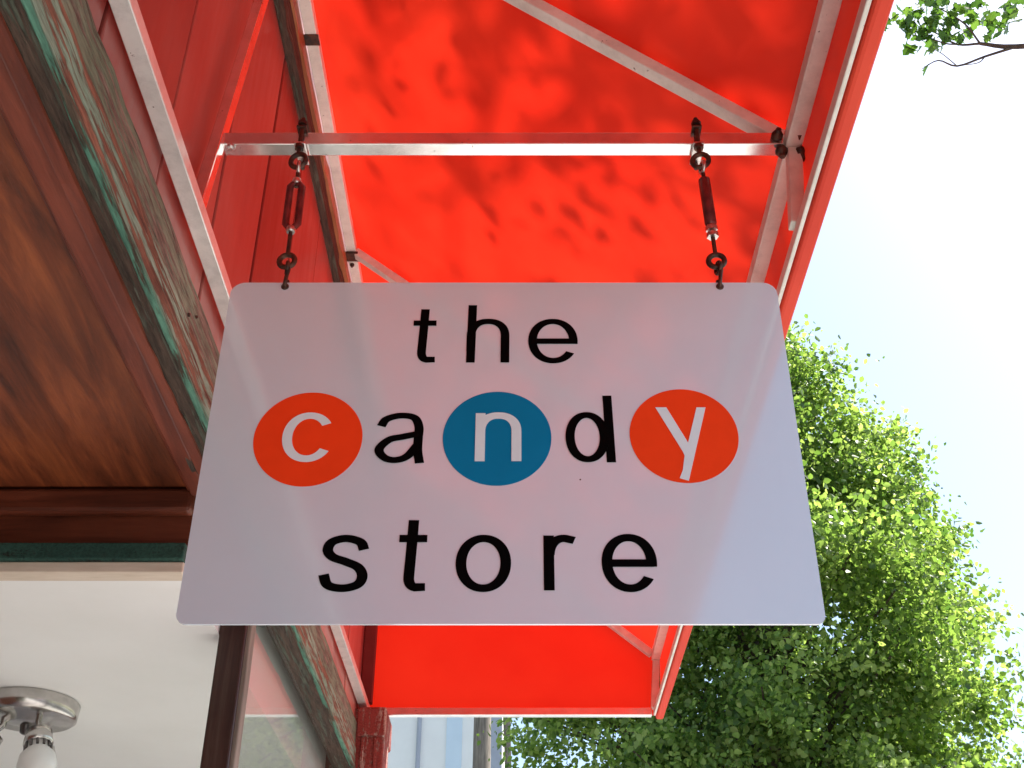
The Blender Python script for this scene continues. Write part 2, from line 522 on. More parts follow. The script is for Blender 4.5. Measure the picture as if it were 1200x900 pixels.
# entry soffit: panel with a raised edge trim
sof = MB().box(-2.4, -0.606, -2.2, 2.06, 1.108, 1.20).build('entry_soffit', 'mahogany', shop)
MB().box(-0.642, -0.606, -2.2, 2.06, 1.086, 1.1075, 0.004).build('edge_trim', 'mahogany_trim', sof)
MB().box(-0.652, -0.6425, -2.2, 2.06, 1.098, 1.1075, 0.003).build('cove_trim', 'mahogany_trim', sof)
bk = MB().box(-2.4, -0.640, 2.092, 2.20, 0.99, 1.25).build('entry_bulkhead', 'mahogany_cross', shop)
MB().box(-2.4, -0.640, 2.062, 2.0915, 1.056, 1.1065, 0.008).build('top_moulding', 'mahogany_cross', bk)
MB().box(-2.4, -0.640, 2.068, 2.0915, 0.957, 0.992, 0.003).build('green_batten', 'dark_green', bk)
MB().box(-2.4, -0.640, 2.078, 2.12, 0.934, 0.9565, 0.003).build('cream_batten', 'cream', bk)
MB().box(-3.3, -0.652, 2.121, 4.15, 0.955, 0.985).build('ceiling', 'plaster', shop)
MB().box(-0.685, -0.66, 2.35, 4.15, 0.9855, 1.30).build('ceiling_fascia', 'plaster', shop)
post = MB().box(-0.650, -0.5925, 2.44, 2.50, G, 1.0735, 0.004).build('window_post', 'post_wood', shop)
MB().box(-0.598, -0.5835, 2.452, 2.494, G + 0.5, 1.0725, 0.003).build('cover_strip', 'grey_wood', post)
win = MB().box(-0.640, -0.598, 2.50, 4.06, -0.95, -0.90, 0.004).build('shop_window', 'green_paint', shop)
MB().box(-0.6115, -0.6055, 2.503, 4.058, -0.899, 1.086).build('pane', 'glass', win)
MB().box(-0.72, -0.60, 2.50, 4.06, G, -0.951).build('stall_riser', 'green_paint', shop)
pil = MB().box(-0.75, -0.468, 4.07, 4.24, G, 1.318, 0.006).build('pilaster', 'red_pilaster', shop)
MB().box(-0.565, -0.463, 4.060, 4.27, 1.22, 1.322, 0.008).build('pilaster_cap', 'red_pilaster', pil)
for x in (-0.545, -0.50):
    MB().box(x, x + 0.012, 4.062, 4.0695, -1.2, 1.215, 0.002).build('bead', 'red_pilaster', pil)
# the rest of the shell: back walls, roof, floor, near shopfront
MB().box(-3.4, -3.3, -4.0, 4.15, G, 3.0).build('party_wall', 'plaster', shop)
MB().box(-3.3, -0.66, 4.151, 4.239, G, 3.0).build('end_wall', 'plaster', shop)
MB().box(-2.5, -2.4, -2.2, 2.05, G, 1.20).build('entry_side_wall', 'mahogany', shop)
MB().box(-3.3, -0.60, -4.0, -2.201, G, 1.10).build('near_shopfront', 'green_paint', shop)
MB().box(-3.4, -0.52, -4.0, 4.24, 3.001, 3.12).build('roof', 'roofing', shop)
# ledgers carrying the awning
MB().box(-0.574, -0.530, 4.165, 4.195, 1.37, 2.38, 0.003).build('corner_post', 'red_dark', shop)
ld = rough_strip(XW, -0.553, 2.262, 2.322, -1.3, 4.2, 0.0025).build('ledger', 'dark_wood', shop)
rough_strip(XW, -0.545, 2.328, 2.372, -1.3, 4.2, 0.0015).build('ledger_trim', 'orange_wood', ld)

# ------------------------------------------------------------------ awning
aw = thing('shop_awning', (0, 1.6, G), 'red canvas awning on a square metal frame over the pavement', 'awning')
Y0 = -1.06
XT, ZT = -0.53, 2.40            # rail at the wall
XB, ZB = 0.497, 1.56            # rail at the bend
XL, ZL = 0.481, 1.352           # lower front rail
raf = [-1.055, 0.265, 1.585, 2.90, YE]
# canvas skins
def skin(pa, pb, ya, yb, nu, nv, sag, nrm):
    vs, fs = [], []
    pa, pb, nrm = Vector(pa), Vector(pb), Vector(nrm)
    for j in range(nv + 1):
        y = ya + (yb - ya) * j / nv
        # distance to the nearest supports
        k = max([0] + [i for i in range(len(raf)) if raf[i] <= y + 1e-6])
        k = min(k, len(raf) - 2)
        t = (y - raf[k]) / (raf[k + 1] - raf[k])
        for i in range(nu + 1):
            u = i / nu
            p = pa.lerp(pb, u)
            d = sag * math.sin(math.pi * min(max(t, 0), 1)) * math.sin(math.pi * u)
            d += 0.0022 * math.sin(y * 11 + u * 7) * math.sin(math.pi * u) * math.sin(math.pi * min(max(t, 0), 1))
            vs.append((p.x - nrm.x * d, y, p.z - nrm.z * d))
    for j in range(nv):
        for i in range(nu):
            a = j * (nu + 1) + i
            fs.append((a, a + 1, a + nu + 2, a + nu + 1))
    return MB().add(vs, fs, True)
nsl = Vector((ZT - ZB, 0, XB - XT)).normalized()
off = 0.0205
pT = Vector((XT, 0, ZT)) + nsl * off
pB = Vector((XB + 0.004, 0, ZB)) + nsl * off
def add_solid(o, th=0.0012):
    md = o.modifiers.new('thickness', 'SOLIDIFY'); md.thickness = th; md.offset = 1
s1 = skin((pT.x, 0, pT.z), (pB.x, 0, pB.z), Y0 - 0.018, YE + 0.018, 24, 140, 0.008, nsl).build('canvas_slope', 'canvas', aw)
vx = (ZB - ZL)
nv_ = Vector((ZB - ZL, 0, XL - XB)).normalized()
s2 = skin((pB.x + 0.002, 0, pB.z - 0.003), (0.506, 0, ZL + 0.006), Y0 - 0.018, YE + 0.018, 10, 140, 0.003, Vector((0.97, 0, 0.2))).build('canvas_valance', 'canvas', aw)
for yy in (YE + 0.0185, Y0 - 0.0185):
    poly = [(-0.574, ZL - 0.005), (0.500, ZL - 0.005), (pB.x, pB.z - 0.004), (pT.x, pT.z - 0.004), (-0.574, ZT - 0.06)]
    MB().add([(x, yy, z) for x, z in poly], [(0, 1, 2, 3, 4)]).build('end_panel', 'canvas', aw)
# hem roll along the lower front edge
prof = []
for k in range(14):
    an = 2 * math.pi * k / 14
    prof.append((0.5020 + 0.0145 * math.copysign(abs(math.cos(an)) ** 0.6, math.cos(an)), 1.3495 + 0.013 * math.copysign(abs(math.sin(an)) ** 0.6, math.sin(an))))
MB().prism(prof, Y0 - 0.03, YE + 0.03).build('hem', 'hem', aw)
# frame
MB().bar((XT, Y0, ZT), (XT, YE, ZT), 0.030, 0.030).build('wall_rail', 'frame_paint', aw)
MB().bar((XB, Y0, ZB), (XB, YE, ZB), 0.030, 0.030).build('bend_rail', 'frame_paint', aw)
MB().bar((XL, Y0, ZL), (XL, YE, ZL), 0.008, 0.024).build('lower_front_rail', 'frame_paint', aw)
MB().bar((-0.553, Y0, 1.352), (-0.553, YE, 1.352), 0.030, 0.028).build('lower_wall_rail', 'frame_satin', aw)
MB().bar((-0.537, YE, ZL), (0.471, YE, ZL), 0.028, 0.028).build('end_rail', 'frame', aw)
MB().bar((-0.537, Y0, ZL), (0.471, Y0, ZL), 0.028, 0.028).build('end_rail', 'frame', aw)
for y in raf:
    d = (Vector((XT, 0, ZT)) - Vector((XB, 0, ZB))).normalized()
    a = Vector((XB, y, ZB)) + d * 0.016
    b = Vector((XT, y, ZT)) - d * 0.016
    MB().bar(a, b, 0.028, 0.026, up=tuple(nsl)).build('rafter', 'frame_paint', aw)
    MB().bar((XB + 0.002, y, ZB - 0.016), (XL + 0.001, y, ZL + 0.0135), 0.026, 0.026, up=(1, 0, 0)).build('strut', 'frame_paint', aw)
    cl = MB()
    cl.lathe((XT - 0.004, y + 0.05, ZT - 0.0155), (0, 0, -1), [(0, 0.007), (0.006, 0.007), (0.0065, 0.003), (0.012, 0.003)], 8)
    cl.build('bolt', 'dark_steel', aw)
ycb = 1.585
MB().bar((-0.543, ycb, 1.563), (XB - 0.017, ycb, 1.563), 0.031, 0.029).build('crossbar', 'frame', aw)
MB().bar((-0.556, 1.545, 1.372), (-0.540, 1.680, 2.255), 0.026, 0.022, up=(1, 0, 0)).build('wall_post', 'frame', aw)
for (dx, dy, dz, ax, ln, rr) in ((-0.022, -0.006, -0.0165, (0, 0, -1), 0.014, 0.0085), (0.004, -0.030, -0.004, (0, -1, -0.1), 0.020, 0.0085),
                                 (-0.030, -0.0165, 0.004, (0, -1, 0), 0.016, 0.0075), (0.010, -0.010, -0.0205, (0.2, 0, -1), 0.020, 0.007),
                                 (-0.006, -0.034, 0.016, (0.1, -1, 0.3), 0.018, 0.006)):
    MB().lathe((XB + dx, ycb + dy, ZB + dz), ax, [(0, rr * 1.4), (ln * 0.6, rr * 1.4), (ln * 0.61, rr * 0.7), (ln * 1.3, rr * 0.7)], 6).build('bolt', 'dark_steel', aw)
MB().lathe((-0.527, ycb - 0.010, 1.5475), (0, 0, -1), [(0, 0.008), (0.004, 0.008), (0.007, 0.004)], 12).build('bolt', 'zinc', aw)
MB().box(XT - 0.019, XT + 0.019, 2.03, 2.065, ZT - 0.0185, ZT - 0.0155, 0.001).build('rail_clamp', 'dark_steel', aw)
MB().box(XT - 0.020, XT + 0.022, 2.885, 2.925, ZT - 0.026, ZT - 0.0155, 0.002).build('rail_clamp', 'dark_steel', aw)

# ------------------------------------------------------------------ hanging sign
DS = 1.585
sg = thing('hanging_sign', (-0.028, DS, 0.633), 'gloss white hanging sign with black lettering and red and blue discs', 'sign')
SX0, SX1, SZ0, SZ1 = -0.486, 0.430, 0.633, 1.240
def rrect(x0, x1, z0, z1, rads, n=8):
    pts = []
    cs = ((x1, z0, -90, rads[0]), (x1, z1, 0, rads[1]), (x0, z1, 90, rads[2]), (x0, z0, 180, rads[3]))
    for (cx, cz, a0, r) in cs:
        ox = cx - r if cx == x1 else cx + r
        oz = cz - r if cz == z1 else cz + r
        for k in range(n + 1):
            an = R(a0 + 90 * k / n)
            pts.append((ox + r * math.cos(an), oz + r * math.sin(an)))
    return pts
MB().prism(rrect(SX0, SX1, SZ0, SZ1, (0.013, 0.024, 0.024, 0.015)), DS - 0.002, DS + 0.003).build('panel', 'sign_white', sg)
YF = DS - 0.002

def ribbon(mb, pts, a, b, y, th=0.0006):
    """stroke along pts (x,z) with an elliptical pen: a wide across verticals, b across horizontals"""
    q = [Vector((p[0] / a, p[1] / b)) for p in pts]
    n = len(q)
    L, Rr = [], []
    for i in range(n):
        d = q[min(i + 1, n - 1)] - q[max(i - 1, 0)]
        d.normalize()
        nn = Vector((-d.y, d.x))
        k = 1.0
        if 0 < i < n - 1:
            d1 = (q[i] - q[i - 1]).normalized()
            c = max(0.4, nn.dot(Vector((-d1.y, d1.x))))
            k = 1 / c
        L.append((q[i] + nn * 0.5 * k)); Rr.append((q[i] - nn * 0.5 * k))
    vs = []
    for yy in (y - th, y):
        vs += [(p.x * a, yy, p.y * b) for p in L] + [(p.x * a, yy, p.y * b) for p in Rr]
    fs = []
    m = 2 * n
    for i in range(n - 1):
        fs.append((i, i + 1, n + i + 1, n + i))
        fs.append((m + i, m + n + i, m + n + i + 1, m + i + 1))
        fs.append((i, m + i, m + i + 1, i + 1))
        fs.append((n + i, n + i + 1, m + n + i + 1, m + n + i))
    fs.append((0, n, m + n, m)); fs.append((n - 1, m + n - 1, m + 2 * n - 1, 2 * n - 1))
    mb.add(vs, fs)

def arc(cx, cz, rx, rz, a0, a1, n=36, p=1.0):
    out = []
    for i in range(n + 1):
        t = R(a0 + (a1 - a0) * i / n)
        c, s = math.cos(t), math.sin(t)
        out.append((cx + rx * math.copysign(abs(c) ** p, c), cz + rz * math.copysign(abs(s) ** p, s)))
    return out
def spline(pts, n=10):
    out = []
    P = [Vector(p) for p in pts]
    P = [P[0] * 2 - P[1]] + P + [P[-1] * 2 - P[-2]]
    for i in range(1, len(P) - 2):
        for k in range(n):
            t = k / n
            out.append(tuple(0.5 * ((2 * P[i]) + (-P[i - 1] + P[i + 1]) * t + (2 * P[i - 1] - 5 * P[i] + 4 * P[i + 1] - P[i + 2]) * t * t + (-P[i - 1] + 3 * P[i] - 3 * P[i + 1] + P[i + 2]) * t ** 3)))
    out.append(tuple(P[-2]))
    return out

def letter(ch, box, a, b, mat, parent, y):
    x0, x1, z0, z1 = box
    w, h = x1 - x0, z1 - z0
    cx, cz = (x0 + x1) / 2, (z0 + z1) / 2
    rx, rz = (w - a) / 2, (h - b) / 2
    S = []
    X = lambda u: x0 + u * w
    Z = lambda v: z0 + v * h
    if ch == 'o':
        S.append(arc(cx, cz, rx, rz, 0, 360, 60, 0.96))
    elif ch == 'e':
        S.append(arc(cx, cz, rx, rz, -8, 325, 60, 0.96))
        S.append([(x0 + a * 0.5, cz - 0.01 * h), (x1 - 0.3 * a, cz - 0.01 * h)])
    elif ch == 'c':
        S.append(arc(x0 + w * 0.54, cz, w * 0.54 - a / 2, rz, 35, 325, 54, 0.96))
    elif ch == 's':
        S.append(spline([(X(0.885), Z(0.735)), (X(0.795), Z(0.87)), (X(0.50), z1 - b / 2), (X(0.215), Z(0.875)), (X(0.135), Z(0.73)), (X(0.25), Z(0.605)),
                         (X(0.52), Z(0.525)), (X(0.79), Z(0.425)), (x1 - a / 2, Z(0.27)), (X(0.80), Z(0.125)), (X(0.50), z0 + b / 2), (X(0.20), Z(0.12)), (X(0.095), Z(0.30))], 8))
    elif ch == 't':
        xs = X(0.26) + a / 2
        S.append([(xs + 0.10 * a, Z(0.955)), (xs + 0.02 * a, Z(0.6)), (xs - 0.10 * a, Z(0.19))] + arc(xs + 0.55 * a, Z(0.17), 0.65 * a, Z(0.17) - z0 - b / 2, 180, 262, 10) + [(x1, z0 + b * 0.55)])
        S.append([(x0, Z(0.70)), (x1, Z(0.70))])
    elif ch in 'hn':
        zt = z1 if ch == 'h' else z1 - b * 0.12
        hx = 0.755 * h if ch == 'h' else h      # x-height
        S.append([(x0 + a / 2 + (0.12 * a if ch == 'h' else 0), zt), (x0 + a / 2, z0)])
        zc = z0 + hx * 0.60
        S.append([(x0 + a * 0.5, z0 + hx * 0.25)] + arc((x0 + a * 0.5 + x1 - a / 2) / 2, zc, (x1 - a / 2 - x0 - a * 0.5) / 2, z0 + hx - b / 2 - zc, 180, 0, 28, 0.88) + [(x1 - a / 2, z0)])
    elif ch == 'r':
        S.append([(x0 + a / 2, z1 - b * 0.1), (x0 + a / 2, z0)])
        S.append(arc(x0 + a * 0.55 + w * 0.46, Z(0.62), w * 0.46, z1 - b / 2 - Z(0.62), 178, 74, 20, 0.95) + [(x1 - a * 0.03, Z(0.895))])
    elif ch == 'd':
        hx = 0.745 * h
        S.append([(x1 - a / 2 - 0.16 * a, z1), (x1 - a / 2, z0)])
        S.append(arc((x0 + x1 - a * 0.7) / 2, z0 + hx / 2, (w - a * 0.7 - a) / 2 + a * 0.05, (hx - b) / 2, 0, 360, 60, 0.96))
    elif ch == 'a':
        S.append(spline([(X(0.10), Z(0.73)), (X(0.20), Z(0.87)), (X(0.48), z1 - b / 2), (X(0.76), Z(0.90)), (x1 - a * 0.72, Z(0.72)), (x1 - a * 0.72, Z(0.5)), (x1 - a * 0.72, Z(0.25)), (x1 - a * 0.45, z0)], 8))
        S.append(spline([(x1 - a * 0.75, Z(0.575)), (X(0.55), Z(0.515)), (X(0.28), Z(0.455)), (x0 + a * 0.5, Z(0.27)), (X(0.20), Z(0.11)), (X(0.42), z0 + b / 2), (X(0.66), Z(0.13)), (x1 - a * 0.75, Z(0.36))], 8))
    elif ch == 'y':
        yp = [(0, 1), (0.218, 1), (0.59, 0.509), (0.82, 1), (1, 1), (0.54, 0), (0.37, 0.035), (0.44, 0.14), (0.50, 0.333), (0.475, 0.386)]
        return MB().prism([(X(u), Z(v)) for u, v in yp], y - 0.0006, y).build('letter', mat, parent)
    mb = MB()
    for i, st in enumerate(S):
        ribbon(mb, st, a, b, y - i * 0.00035)
    return mb.build('letter', mat, parent)

PEN = ((0.0142, 0.0104), (0.0155, 0.0116))
for (ch, box, row) in (
    ('t', (-0.1757, -0.1381, 1.0769, 1.1883), 0), ('h', (-0.0879, -0.0181, 1.0769, 1.1918), 0), ('e', (0.0125, 0.0931, 1.0753, 1.1637), 0),
    ('a', (-0.2240, -0.1476, 0.8914, 0.9816), 0), ('d', (0.0702, 0.1457, 0.8929, 1.0133), 0),
    ('s', (-0.2902, -0.2198, 0.6808, 0.7708), 1), ('t', (-0.1774, -0.1365, 0.6821, 0.8001), 1), ('o', (-0.0939, -0.0136, 0.6808, 0.7708), 1),
    ('r', (0.0334, 0.0791, 0.6834, 0.7708), 1), ('e', (0.1174, 0.1977, 0.6808, 0.7722), 1)):
    letter(ch, box, PEN[row][0], PEN[row][1], 'black_vinyl', sg, YF - 0.0004)
for (ch, cx, cz, mat, box) in (
    ('c', -0.3281, 0.9351, 'red_vinyl', (-0.3678, -0.2939, 0.8929, 0.9816)),
    ('n', -0.0362, 0.9366, 'blue_vinyl', (-0.0699, 0.0013, 0.8943, 0.9816)),
    ('y', 0.2528, 0.9412, 'red_vinyl', (0.2114, 0.2902, 0.8604, 0.9911))):
    poly = [(cx + 0.0840 * math.cos(2 * math.pi * k / 96), cz + 0.0840 * math.sin(2 * math.pi * k / 96)) for k in range(96)]
    dk = MB().prism(poly, YF - 0.0009, YF - 0.0003).build('disc', mat, sg)
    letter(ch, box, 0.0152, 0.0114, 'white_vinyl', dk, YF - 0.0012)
MB().lathe((0.0903, YF, 0.8633), (0, -1, 0), [(0, 0.0014), (0.0004, 0.0012)], 8).build('paint_chip', 'dark_steel', sg)


# ------------------------------------------------------------------ hangers
def ring(c, r, t, ax, n=20):
    """points of a ring round c whose axis is ax"""
    A = Vector(ax).normalized(); u = A.orthogonal().normalized(); v = A.cross(u)
    return [Vector(c) + (u * math.cos(2 * math.pi * k / n) + v * math.sin(2 * math.pi * k / n)) * r for k in range(n)]

def hanger(xt, xb, label, body_mat, open_body, y=DS):
    ztop, zhole = 1.563, 1.231
    t = thing('sign_hanger', (xb, y, zhole), label, 'hanger', 'turnbuckle hangers of the sign')
    yf = y - 0.0165                                             # front face of the crossbar
    # eye bolt clamped round the crossbar: two legs, plate on top, eye below
    clamp = MB()
    clamp.tube([(xt, yf - 0.006, 1.605), (xt, yf - 0.006, 1.515)], 0.0042, 8)
    clamp.tube([(xt, y + 0.0215, 1.600), (xt, y + 0.0215, 1.522)], 0.0042, 8)
    clamp.box(xt - 0.009, xt + 0.009, yf - 0.013, y + 0.029, 1.5785, 1.583, 0.001)
    clamp.build('clamp', 'dark_steel', t)
    for zz in (1.588, 1.529):
        MB().lathe((xt, yf - 0.006, zz), (0, 0, 1), [(0, 0.009), (0.008, 0.009)], 6).build('nut', 'dark_steel', t)
    MB().box(xt - 0.010, xt + 0.010, yf - 0.012, y + 0.028, 1.537, 1.5425, 0.0012).build('saddle', 'zinc', t)
    MB().tube(ring((xt + 0.001, yf - 0.004, 1.502), 0.0145, 0, (0.25, 1, 0.1)), 0.0048, 8, closed=True).build('eye', 'dark_steel', t)
    # body between upper and lower eye
    A = Vector((xt + 0.003, yf - 0.003, 1.484)); B = Vector((xb - 0.002 * (1 if xb > xt else -1), y - 0.006, 1.296))
    d = (B - A).normalized()
    MB().tube(ring(A - d * 0.002, 0.0105, 0, (1, 0.2, 0)), 0.0035, 8, closed=True).build('hook_eye', 'zinc', t)
    p1, p2 = A + d * 0.030, A + d * 0.135
    MB().tube([A + d * 0.010, p1 + d * 0.012], 0.0038, 8).build('threaded_rod', 'dark_steel', t)
    if open_body:
        s = d.cross(Vector((0, 1, 0))).normalized()
        for sgn in (-1, 1):
            MB().tube([p1, p1 + s * sgn * 0.0105 + d * 0.012, p2 + s * sgn * 0.0105 - d * 0.012, p2], 0.0066, 8).build('body_bar', body_mat, t)
        for p in (p1, p2):
            MB().lathe(p - d * 0.006, d, [(0, 0.007), (0.002, 0.0085), (0.010, 0.0085), (0.012, 0.007)], 12).build('collar', 'zinc', t)
    else:
        MB().lathe(p1 - d * 0.008, d, [(0, 0.006), (0.004, 0.0105), (0.100, 0.0105), (0.104, 0.008)], 12).build('body', body_mat, t)
        for k in (0.098, 0.112):
            MB().lathe(p1 + d * k, d, [(0, 0.0105), (0.009, 0.0105)], 6).build('nut', 'zinc', t)
    MB().tube([p2 - d * 0.004, B], 0.0038, 8).build('threaded_rod', 'dark_steel', t)
    MB().tube(ring(B + d * 0.012, 0.0135, 0, (0.1, 1, 0)), 0.0048, 8, closed=True).build('eye', 'dark_steel', t)
    # S hook through the hole in the panel
    z0 = B.z - 0.015
    MB().tube(ring((xb, y - 0.005, z0 - 0.012), 0.010, 0, (1, 0.25, 0), 14), 0.0036, 8, closed=True).build('link', 'dark_steel', t)
    h = [(xb, y - 0.005, z0 - 0.010), (xb + 0.004, y - 0.010, z0 - 0.018), (xb + 0.002, y - 0.009, z0 - 0.030), (xb, y - 0.007, zhole + 0.004), (xb, y, zhole), (xb, y + 0.008, zhole + 0.008), (xb, y + 0.010, zhole + 0.022)]
    MB().tube(spline(h, 4), 0.0034, 8).build('hook', 'dark_steel', t)
    MB().lathe((xb, y - 0.0022, zhole), (0, -1, 0), [(0, 0.0065), (0.0012, 0.0065), (0.0018, 0.004)], 14).build('grommet', 'dark_steel', t)
    return t
hanger(-0.399, -0.3955, 'open turnbuckle hanger with zinc collars holding the sign beside the shop wall', 'body_metal', True)
hanger(0.3215, 0.335, 'closed dark turnbuckle hanger holding the sign beside the awning valance', 'body_metal', False)

# ------------------------------------------------------------------ ceiling light
cl = thing('ceiling_light', (-1.209, 2.895, 0.955), 'brushed nickel spotlight fixture on the white entry ceiling', 'light fixture')
c0 = Vector((-1.209, 2.895, 0.9545))
can = MB().lathe(c0, (0, 0, -1), [(0, 0.112), (0.004, 0.116), (0.040, 0.113), (0.047, 0.104), (0.048, 0.06), (0.058, 0.05), (0.060, 0.01)], 48).build('canopy', 'nickel', cl)
MB().lathe(c0 + Vector((0, 0, -0.060)), (0, 0, -1), [(0, 0.016), (0.018, 0.013), (0.022, 0.006)], 16).build('finial', 'socket', can)
for (dx, dy, ax) in ((0.045, -0.045, (0.25, -0.25, -1)), (-0.045, -0.030, (-0.45, -0.1, -1)), (0.010, 0.065, (0.1, 0.5, -1))):
    p = c0 + Vector((dx, dy, -0.048))
    a = Vector(ax).normalized()
    arm = MB().tube([p, p + Vector((0, 0, -0.02)), p + a * 0.045], 0.008, 10).build('arm', 'nickel', cl)
    q = p + a * 0.04
    so = MB().lathe(q, a, [(0, 0.014), (0.006, 0.030), (0.040, 0.034), (0.042, 0.030)], 24).build('socket', 'nickel', cl)
    kn = MB()
    for k in range(12):
        an = 2 * math.pi * k / 12
        u = a.orthogonal().normalized(); v = a.cross(u)
        r0 = (u * math.cos(an) + v * math.sin(an))
        kn.tube([q + a * 0.043 + r0 * 0.029, q + a * 0.056 + r0 * 0.029], 0.0035, 6)
    kn.build('knurled_ring', 'socket', so)
    MB().lathe(q + a * 0.042, a, [(0, 0.024), (0.014, 0.027), (0.030, 0.040), (0.055, 0.045), (0.080, 0.036), (0.092, 0.014)], 24).build('bulb', 'bulb', cl)

# ------------------------------------------------------------------ trees
def leaf_mesh(name, centers, dirs, sizes, tones, mat, lobed=False):
    """one small folded face pair (or a lobed blade) per leaf"""
    n = len(centers)
    d = dirs / np.linalg.norm(dirs, axis=1, keepdims=True)
    ref = rng.normal(size=(n, 3))
    s = np.cross(d, ref); s /= np.linalg.norm(s, axis=1, keepdims=True)
    nn = np.cross(s, d)
    if lobed:
        prof = np.array([(0, 0), (0.16, 0.33), (0.02, 0.50), (0.34, 0.36), (0.46, 0.56), (0.62, 0.24), (0.80, 0.26), (1.05, 0.0), (0.80, -0.26), (0.62, -0.24), (0.46, -0.56), (0.34, -0.36), (0.02, -0.50), (0.16, -0.33)])
        mid = np.array([(0.40, 0.0)])
        pts = np.vstack([prof, mid])
        k = len(prof)
        fl = [(i, (i + 1) % k, k) for i in range(k)]
        fold = -0.22
    else:
        pts = np.array([(0, 0), (0.30, 0.36), (0.68, 0.30), (1.0, 0.0), (0.68, -0.30), (0.30, -0.36)])
        fl = [(0, 3, 2, 1), (0, 5, 4, 3)]
        fold = -0.30
    m = len(pts)
    V = np.zeros((n, m, 3))
    for j, (u, w) in enumerate(pts):
        V[:, j] = centers + sizes[:, None] * (d * (u - 0.4) + s * w + nn * (fold * abs(w)))
    fs = np.array([[f for f in fl]]) + (np.arange(n) * m)[:, None, None]
    fs = fs.reshape(-1, len(fl[0]))
    me = bpy.data.meshes.new(name)
    me.vertices.add(n * m)
    me.vertices.foreach_set('co', V.reshape(-1).astype(np.float32))
    k = fs.shape[1]
    me.loops.add(fs.size)
    me.loops.foreach_set('vertex_index', fs.reshape(-1).astype(np.int32))
    me.polygons.add(len(fs))
    me.polygons.foreach_set('loop_start', (np.arange(len(fs)) * k).astype(np.int32))
    at = me.attributes.new('tone', 'FLOAT', 'POINT')
    at.data.foreach_set('value', np.repeat(tones, m).astype(np.float32))
    me.update(calc_edges=True)
    me.materials.append(M[mat])
    return me

def limb(mb, a, b, r0, r1, wob=0.08, n=7):
    a, b = Vector(a), Vector(b)
    L = (b - a).length
    pts, rr = [], []
    for i in range(n):
        t = i / (n - 1)
        p = a.lerp(b, t)
        if 0 < i < n - 1:
            p += Vector((random.uniform(-1, 1), random.uniform(-1, 1), random.uniform(-0.5, 1))) * wob * L * 0.25
        pts.append(p); rr.append(r0 + (r1 - r0) * t)
    mb.tube(pts, rr, 7)
    return pts

def cone_tree(name, label, cx, cy, z0, ztop, rbase, nclump, per, leaf, seed, gap=0.0, group=None):
    global rng
    rng = np.random.default_rng(seed)
    random.seed(seed)
    t = thing(name, (cx, cy, G - 0.16), label, 'tree', group)
    tb = MB()
    tb.tube([(cx, cy, G - 0.16), (cx + 0.05, cy, G + 1.2), (cx - 0.05, cy + 0.05, z0 + 1), (cx, cy, (z0 + ztop) / 2), (cx, cy, ztop - 0.4)], [0.26, 0.20, 0.17, 0.10, 0.02], 10)
    C, D, S, T = [], [], [], []
    for k in range(nclump):                       # one bough each: a drooping, uneven plate of foliage
        h = rng.random() ** 1.25
        zz = z0 + (ztop - z0) * h
        env = rbase * ((1 - h) ** 0.70) * (0.60 + 0.40 * min(1, h / 0.40))
        an = rng.random() * 2 * math.pi
        env *= 1 + 0.13 * math.sin(3 * an + zz * 1.3) + 0.10 * math.sin(5 * an - zz * 2.1) + rng.uniform(-0.10, 0.12)
        rad = env * (0.35 + 0.65 * rng.random() ** 0.5)
        u = np.array([math.cos(an), math.sin(an), 0]); v = np.array([-math.sin(an), math.cos(an), 0])
        root = np.array([cx, cy, max(z0 - 0.4, zz - rad * 0.45)])
        p = np.array([cx, cy, zz]) + u * rad
        if k % 2 == 0:
            limb(tb, root, p, 0.05 * (1 - 0.6 * h), 0.007)
        lx, ly, lz = rng.uniform(0.40, 0.75), rng.uniform(0.28, 0.5), rng.uniform(0.10, 0.2)
        shade = rng.uniform(-0.2, 0.2)
        for j in range(rng.integers(6, 11)):      # twigs of the bough
            a2 = rng.random() * 6.28; r2 = rng.random() ** 0.6
            c = p + u * lx * r2 * math.cos(a2) + v * ly * r2 * math.sin(a2) + np.array([0, 0, lz * rng.normal() - 0.30 * r2 * r2])
            m = int(per * rng.uniform(0.5, 1.5))
            q = c + rng.normal(size=(m, 3)) * np.array([0.13, 0.13, 0.09])
            dd = u * 0.5 + rng.normal(size=(m, 3)) * 0.7 + np.array([0, 0, -0.35])
            C.append(q); D.append(dd); S.append(leaf * rng.uniform(0.45, 1.5, m)); T.append(np.clip(rng.normal(0.5 + shade, 0.24, m), 0, 1))
    tr = tb.build('trunk', 'bark', t)
    C = np.vstack(C); c0 = Vector((cx, cy, (z0 + ztop) / 2))
    me = leaf_mesh('crown', C - np.array(c0), np.vstack(D), np.concatenate(S), np.concatenate(T), 'leaf')
    place('crown', me, c0, t, kind='stuff')
    return t
cone_tree('maple_tree', 'tall conical green maple standing beyond the sign and the awning', 2.65, 12.2, 1.9, 8.75, 2.95, 470, 62, 0.060, 5)
cone_tree('maple_tree', 'smaller green tree standing far behind the tall maple', 5.2, 24.0, 1.0, 8.2, 2.6, 150, 14, 0.14, 9)

